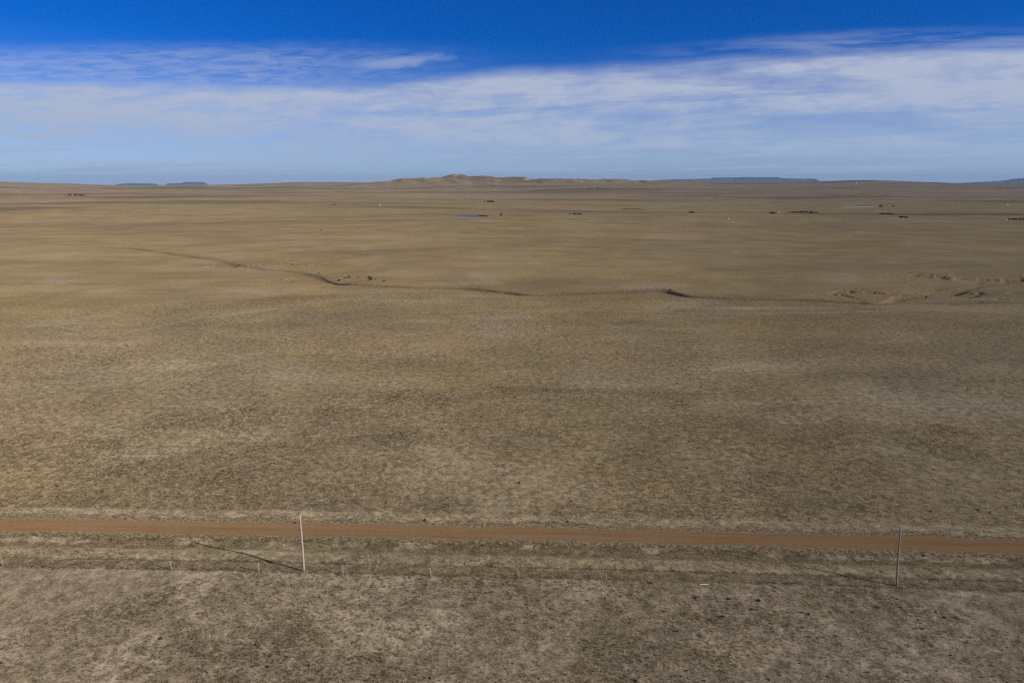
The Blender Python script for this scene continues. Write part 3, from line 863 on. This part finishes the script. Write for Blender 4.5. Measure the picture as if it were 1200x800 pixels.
for i, (a, b, h, d, lab) in enumerate([
    ((926, 249.2), (958, 249.6), 3.6, 4, 'long thin dark line of brush right of the tiny white hut'),
    ((903, 250), (908, 250.4), 2.6, 3, 'short dark brush patch just left of the tiny white hut'),
    ((1030, 251), (1047, 251), 2.8, 4, 'dark brush strip below the pale pond'),
    ((1053, 255), (1064, 255.4), 2.6, 4, 'short very dark brush strip below and right of the pale pond'),
    ((1182, 257.3), (1232, 258.5), 3.4, 4, 'long dark brush line running off the right edge'),
    ((560, 253.2), (573, 253.8), 2.0, 5, 'brown brush at the right shore of the blue pond'),
    ((569, 236.6), (580, 236.9), 4.0, 6, 'faint dark brush strip beyond the blue pond'),
    ((808, 249.2), (813, 249.4), 2.6, 3, 'small dark brush patch on the plain between blue pond and white hut'),
    ((730, 245), (756, 246), 2.2, 5, 'thin brown brush line in the middle of the far plain'),
    ((668, 251), (682, 251.4), 2.2, 5, 'thin dark brush strip right of the forked tree')]):
    thicket(lab, a, b, h, d, 400 + i)

# ------------------------------------------------------------------ tiny far white buildings
M_WHITE = simple_mat("white painted board", (0.50, 0.48, 0.44), (0.58, 0.56, 0.52), 2.0, 0.7)
M_ROOF = simple_mat("pale metal roof", (0.46, 0.45, 0.42), (0.56, 0.54, 0.50), 2.0, 0.5)
M_DOOR = simple_mat("dark door", (0.06, 0.05, 0.045), (0.09, 0.08, 0.07), 2.0, 0.8)
def hut(label, px, py, w, d, h, rz=0.0, cat='shed', name='white_shed'):
    x, y = at(px, py); z = hz(x, y)
    t = thing(name, label, cat, (x, y, z), rz, 'white buildings far out on the plain')
    m = MB(); W, Dp = w / 2, d / 2; r = h + w * .28
    m.add([(-W, -Dp, -.5), (W, -Dp, -.5), (W, Dp, -.5), (-W, Dp, -.5), (-W, -Dp, h), (W, -Dp, h), (W, Dp, h), (-W, Dp, h), (0, -Dp, r), (0, Dp, r)],
          [(0, 1, 5, 8, 4), (2, 3, 7, 9, 6), (1, 2, 6, 5), (3, 0, 4, 7), (0, 3, 2, 1)])
    link('wall', m.mesh('wall', M_WHITE), t)
    o = MB(); e = .25; th = .12
    for sgn in (-1, 1):
        o.add([(sgn * (W + e), -Dp - e, h - e * .56 + .01), (0, -Dp - e, r + .01), (0, Dp + e, r + .01), (sgn * (W + e), Dp + e, h - e * .56 + .01),
               (sgn * (W + e), -Dp - e, h - e * .56 + th), (0, -Dp - e, r + th), (0, Dp + e, r + th), (sgn * (W + e), Dp + e, h - e * .56 + th)],
              [(0, 1, 2, 3), (4, 7, 6, 5), (0, 4, 5, 1), (3, 2, 6, 7), (0, 3, 7, 4)])
    link('roof', o.mesh('roof', M_ROOF), t)
    q_ = MB(); q_.box((-w * .14, -Dp - .06, -.1), (w * .14, -Dp - .004, h * .8)); link('door', q_.mesh('door', M_DOOR), t)
    return t
hut('tiny white hut at the left end of the long dark brush line', 912.4, 249.2, 2.6, 3.0, 2.2, .3)
hut('tiny white hut alone on the plain, left of and below the brush line', 853.3, 256.8, 2.2, 2.4, 1.4, .2)
hut('pale far building on the plain left of the butte', 445, 241.3, 4, 3.4, 1.4, .5)
hut('pale speck of a building on the plain at left, left of the butte', 300, 232.8, 3.6, 3.4, 1.5, .3)
hut('white building near the right edge, the farther one of two there', 1180, 240.8, 4, 3.4, 1.5, .5)
hut('tiny white hut at the left end of the brush line by the right edge', 1178.5, 258.3, 2.4, 2.4, 1.4, .2)
hut('tiny white building just under the skyline right of the blue mesa', 1003, 215.0, 9, 7, 3.5, .4)
hut('tiny white building just under the skyline right of the butte', 681, 213.6, 8, 6, 3.0, .4)

# ------------------------------------------------------------------ small near objects
M_BLEACH = simple_mat("bleached board", (0.62, 0.56, 0.46), (0.74, 0.69, 0.60), 12, 0.85, stretch=(.5, 6, 6))
x, y = flat(825, 685.3); m = MB()
m.add([(-.58, -.075, 0), (.60, -.07, 0), (.61, .07, 0), (-.57, .065, 0), (-.58, -.075, .06), (.60, -.07, .05), (.61, .07, .05), (-.57, .065, .06)],
      [(0, 3, 2, 1), (4, 5, 6, 7), (0, 1, 5, 4), (1, 2, 6, 5), (2, 3, 7, 6), (3, 0, 4, 7)])
tag(link('board', m.mesh('board', M_BLEACH), None, (x, y, hz(x, y) + .09), (0, R(-1), R(2))), 'bleached pale board lying flat in the grass by the fence', 'board')
M_STONE = simple_mat("white stone", (0.50, 0.47, 0.42), (0.62, 0.59, 0.53), 6, 0.9)
M_DSTONE = simple_mat("black stone", (0.018, 0.016, 0.014), (0.035, 0.03, 0.026), 6, 0.9)
def stone(label, px, py, s, mat, seed, group=None):
    import bmesh
    x, y = flat(px, py)
    bm = bmesh.new(); bmesh.ops.create_icosphere(bm, subdivisions=2, radius=1)
    r = np.random.default_rng(seed); k_ = r.normal(0, 1, (6, 3))
    for v in bm.verts:
        c = np.array(v.co); f = 1 + .16 * sum(math.sin(float(c @ w) * 2.2 + i) for i, w in enumerate(k_)) / 2.4
        v.co = (c[0] * s * f, c[1] * s * .8 * f, c[2] * s * .62 * f)
    me = bpy.data.meshes.new('stone'); bm.to_mesh(me); bm.free(); me.materials.append(mat)
    return tag(link('stone', me, None, (x, y, hz(x, y) + s * .3), (0, 0, r.uniform(0, 6))), label, 'stone', group)
stone('white stone in the pasture near the bottom edge, below the bleached board', 834, 749.5, .11, M_STONE, 1, 'stones')
stone('white stone in the pasture beneath the darker utility pole', 1005, 740, .11, M_STONE, 2, 'stones')
stone('black stone on the road ditch right of the darker utility pole', 1082.5, 650.5, .20, M_DSTONE, 3, 'stones')

# ------------------------------------------------------------------ ponds
def water_material(name, base, rough, bumps):
    m, nt = mat_new(name); q = N(nt)
    geo = q.n('ShaderNodeNewGeometry')
    b = q.n('ShaderNodeBsdfPrincipled'); b.inputs['Base Color'].default_value = c4(*base); b.inputs['Roughness'].default_value = rough
    b.inputs['IOR'].default_value = 1.33
    n = q.noise(geo.outputs['Position'], 1.2, 3, 0.6, stretch=(1, 1, 1))
    bp = q.n('ShaderNodeBump'); bp.inputs['Strength'].default_value = bumps; bp.inputs['Distance'].default_value = 0.3
    q.l(n, bp.inputs['Height']); q.l(bp.outputs[0], b.inputs['Normal'])
    o = q.n('ShaderNodeOutputMaterial'); q.l(b.outputs[0], o.inputs[0]); return m
def pond(i, mat):
    cx, cy, rx, ry, lv = PONDS[i]
    a = np.linspace(0, 2 * math.pi, 65)[:-1]
    rr = 1.45 + 0 * a
    co = np.stack([cx + np.cos(a) * rx * rr, cy + np.sin(a) * ry * rr, 0 * a + lv - .02], 1)
    co = np.concatenate([[[cx, cy, lv - .02]], co])
    F = np.array([(0, 1 + k_, 1 + (k_ + 1) % 64) for k_ in range(64)])
    o = link('pond', new_mesh_np('pond', co, F, 3, mat)); o['kind'] = 'structure'; return o
pond(0, water_material("blue water", (0.03, 0.08, 0.19), 0.3, 0.6))
pond(1, simple_mat("pond ice", (0.27, 0.245, 0.235), (0.36, 0.335, 0.33), 0.05, 0.6))

# ------------------------------------------------------------------ distant mesas
M_MESA = simple_mat("mesa pine and rock", (0.028, 0.036, 0.034), (0.060, 0.060, 0.052), 0.004, 1.0)
def mesa(px, py, dist, depth, seed):
    """profile px/py = skyline of the mesa; the body is a real table 'depth' metres thick with talus slopes."""
    u, f, d = ray(px, py); az = np.arctan2(u, f); top = CAM_Z + dist * (d / np.hypot(u, f))
    A = np.linspace(az[0], az[-1], 160); T = np.interp(A, az, top)
    base = -270.0
    rows = [(-0.45, 0.0), (-0.22, 0.45), (-0.10, 0.72), (-0.02, 0.80), (0.0, 0.985), (0.12, 1.0), (0.5, 1.0), (0.9, 0.98), (1.0, 0.8), (1.4, 0.0)]
    co = []
    for (o, fz) in rows:
        jit = fbm(A * dist, A * 0 + seed, 900, 4, seed) * 0.22 * depth * (1 if o < .3 else 0)
        D = dist + o * depth + jit
        z = base + (T - base) * fz
        co.append(np.stack([np.sin(A) * D, np.cos(A) * D, z], 1))
    n = len(A); co = np.concatenate(co)
    i = np.arange(len(rows) - 1)[:, None] * n; j = np.arange(n - 1)[None, :]
    F = np.stack([i + j, i + j + 1, i + n + j + 1, i + n + j], -1).reshape(-1, 4)
    c = co.mean(0); c[2] = base
    o = link('mesa', new_mesh_np('mesa', co - c, F, 4, M_MESA), None, tuple(c)); o['kind'] = 'structure'
    return o
mesa([130, 137, 142, 155, 160, 176, 184, 188], [219, 216.2, 215.5, 214.6, 215.0, 215.3, 215.6, 219], 33000, 2500, 1)
mesa([190, 197, 212, 215.5, 217, 228, 237, 243, 246], [219, 215.0, 214.9, 213.5, 213.2, 213.2, 213.3, 215.4, 219], 35000, 2500, 2)
mesa([735, 760, 775, 810, 833, 836, 870, 912, 916, 930, 955, 960, 968], [219, 212.0, 210.6, 209.8, 209.2, 208.0, 207.6, 207.6, 208.9, 209.2, 209.6, 211.5, 219], 29000, 2500, 3)
mesa([1095, 1120, 1150, 1178, 1188, 1197, 1290, 1330], [220, 214.8, 213.2, 211.6, 209.6, 208.8, 208.6, 219], 26000, 2500, 4)

# ------------------------------------------------------------------ haze (one closed box of even, thin air)
def haze():
    m, nt = mat_new("haze air"); q = N(nt)
    v = q.n('ShaderNodeVolumePrincipled')
    v.inputs['Color'].default_value = c4(0.40, 0.63, 1.0)
    v.inputs['Density'].default_value = HAZE
    v.inputs['Anisotropy'].default_value = 0.0
    o = q.n('ShaderNodeOutputMaterial'); q.l(v.outputs[0], o.inputs['Volume'])
    b = MB(); b.box((-38000, -38000, -300), (38000, 38000, 330))
    o = link('haze', b.mesh('haze', m)); o['kind'] = 'stuff'
    tag(o, 'thin blue air haze over the far plain', 'haze')
HAZE = 2.4e-5
haze()

# ------------------------------------------------------------------ sky and sun
def world():
    w = bpy.data.worlds.new("World"); sc.world = w; w.use_nodes = True
    nt = w.node_tree; nt.nodes.clear(); q = N(nt)
    tc = q.n('ShaderNodeTexCoord'); Dv = tc.outputs['Generated']
    sk = q.n('ShaderNodeTexSky', sky_type='NISHITA'); sk.sun_disc = False
    sk.sun_elevation = SUN_EL; sk.sun_rotation = SUN_AZ
    sk.altitude = 1200; sk.air_density = 1.0; sk.dust_density = 0.2; sk.ozone_density = 3.0
    sep = q.n('ShaderNodeSeparateXYZ'); q.l(Dv, sep.inputs[0])
    el = q.math('MULTIPLY', q.math('ARCSINE', sep.outputs[2]), 57.29578)
    az = q.math('MULTIPLY', q.math('ARCTAN2', sep.outputs[0], sep.outputs[1]), 57.29578)
    # the air is very clear here: deeper blue higher up
    deep = q.rng(el, 0.5, 11.0)
    tint = q.mix(deep, c4(0.53, 0.69, 1.18), c4(0.0, 0.315, 0.92))
    tint = q.mix(q.rng(el, 15.0, 36.0), tint, c4(0.86, 0.80, 0.76))  # overhead sky warmed out of view, so it lights the ground less blue
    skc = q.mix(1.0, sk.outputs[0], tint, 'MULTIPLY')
    # cirrus sheet (heights measured over the northern horizon, so that its edge runs level)
    el2 = q.math('MULTIPLY', q.math('ARCTAN2', sep.outputs[2], q.math('MAXIMUM', sep.outputs[1], 0.3)), 57.29578)
    ev = q.n('ShaderNodeCombineXYZ'); q.l(az, ev.inputs[0]); q.l(el2, ev.inputs[1])
    tilt = q.math('SUBTRACT', el2, q.math('MULTIPLY', az, 0.035)); ev2 = q.n('ShaderNodeCombineXYZ'); q.l(az, ev2.inputs[0]); q.l(tilt, ev2.inputs[1])
    V = ev2.outputs[0]
    warp = q.noise(V, 0.10, 4, 0.55, stretch=(0.5, 1.5, 1))
    a01 = q.rng(az, -42, 42, 0, 1, False)
    edge = q.ramp(a01, [(0.0, (.60,) * 3), (0.083, (.60,) * 3), (0.27, (.56,) * 3), (0.40, (.59,) * 3), (0.50, (.655,) * 3), (0.66, (.69,) * 3), (0.80, (.745,) * 3), (0.92, (.79,) * 3), (1.0, (.81,) * 3)])
    edge = q.math('MULTIPLY', edge, 13.0)
    e1 = q.math('ADD', el2, q.math('MULTIPLY', q.math('SUBTRACT', warp, 0.5), 2.0))
    sheet = q.rng(q.math('SUBTRACT', e1, edge), 0.6, -1.0)
    low = q.rng(el2, 0.4, 3.6)
    streak = q.noise(V, 0.42, 6, 0.62, 0.3, stretch=(0.10, 1.0, 1))
    fil = q.noise(V, 0.9, 6, 0.66, 0.5, stretch=(0.30, 1.0, 1))
    sheet = q.math('MULTIPLY', sheet, q.math('ADD', q.math('MULTIPLY', low, 0.60), 0.34))
    sheet = q.math('MULTIPLY', sheet, q.rng(streak, 0.36, 0.58, 0.55, 1.12))
    sheet = q.math('MULTIPLY', sheet, q.rng(fil, 0.30, 0.68, 0.76, 1.16))
    # feathery upper veil on the left
    wl = q.math('MULTIPLY', q.rng(e1, 10.7, 9.0), q.rng(el2, 5.0, 7.2))
    rip = q.noise(V, 2.2, 6, 0.66, 0.4, stretch=(0.20, 1.1, 1))
    wl = q.math('MULTIPLY', wl, q.rng(rip, 0.30, 0.66, 0.25, 1.0))
    wl = q.math('MULTIPLY', wl, q.rng(az, 2, -22, 0.0, 0.50))
    wr = q.math('MULTIPLY', q.rng(q.math('SUBTRACT', e1, edge), 1.7, 0.4), q.rng(az, 5, 22))
    wr = q.math('MULTIPLY', wr, q.rng(q.noise(V, 0.8, 6, 0.66, 0.3, stretch=(0.12, 1.1, 1)), 0.36, 0.64))
    wr = q.math('MULTIPLY', wr, 0.42)
    # small detached wisp left of centre
    ex = q.math('DIVIDE', q.math('ADD', az, 9.2), 5.0); ey = q.math('DIVIDE', q.math('SUBTRACT', q.math('SUBTRACT', el2, 9.0), q.math('MULTIPLY', q.math('ADD', az, 9.2), 0.07)), 0.62)
    blob = q.rng(q.math('ADD', q.math('ADD', q.math('MULTIPLY', ex, ex), q.math('MULTIPLY', ey, ey)), q.math('MULTIPLY', q.math('SUBTRACT', fil, 0.5), 2.6)), 1.3, -0.3)
    blob = q.math('MULTIPLY', blob, 0.55)
    mask = q.math('MAXIMUM', q.math('MAXIMUM', sheet, wl), q.math('MAXIMUM', wr, blob))
    # thin bars low over the horizon
    bars = q.math('MULTIPLY', q.rng(q.noise(V, 1.7, 5, 0.62, 0.2, stretch=(0.035, 1.0, 1)), 0.46, 0.58), q.math('MULTIPLY', q.rng(el2, 0.2, 0.9), q.rng(el2, 5.2, 3.2)))
    mask = q.math('MAXIMUM', mask, q.math('MULTIPLY', bars, 0.88))
    mask = q.math('MULTIPLY', mask, 0.96, clamp=True)
    cc = q.mix(q.rng(el, 1.0, 7.5), c4(3.75, 4.75, 6.5), c4(4.35, 4.95, 6.5))
    # cirrus-like white added overhead, out of view, to neutralise blue shadows
    fill_veil = q.math('MULTIPLY', q.rng(el, 16.0, 40.0), q.rng(q.noise(Dv, 2.5, 5, 0.6), 0.35, 0.65, 0.30, 0.62))
    skc = q.mix(fill_veil, skc, c4(4.6, 4.5, 4.6))
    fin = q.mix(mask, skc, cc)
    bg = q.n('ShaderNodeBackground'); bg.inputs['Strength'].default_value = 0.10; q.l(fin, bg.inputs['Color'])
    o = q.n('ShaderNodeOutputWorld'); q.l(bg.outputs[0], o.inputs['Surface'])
world()
sd = bpy.data.lights.new("sun", 'SUN'); sd.energy = 4.3; sd.angle = R(0.53); sd.color = (1.0, 0.91, 0.78)
so = bpy.data.objects.new("sun", sd); col.objects.link(so)
from mathutils import Vector
dv = Vector((SUN_DIR[0] * math.cos(SUN_EL), SUN_DIR[1] * math.cos(SUN_EL), math.sin(SUN_EL)))
so.rotation_euler = dv.to_track_quat('Z', 'Y').to_euler(); so.location = (0, 0, 200)

sc.view_settings.view_transform = 'Standard'; sc.view_settings.look = 'None'
sc.view_settings.exposure = -0.02; sc.view_settings.gamma = 1.0
try: sc.view_settings.use_curve_mapping = False
except Exception: pass

sc.cycles.use_denoising = False
sc.cycles.sample_clamp_direct = 6.0
sc.cycles.sample_clamp_indirect = 2.0
sc.cycles.filter_width = 1.15
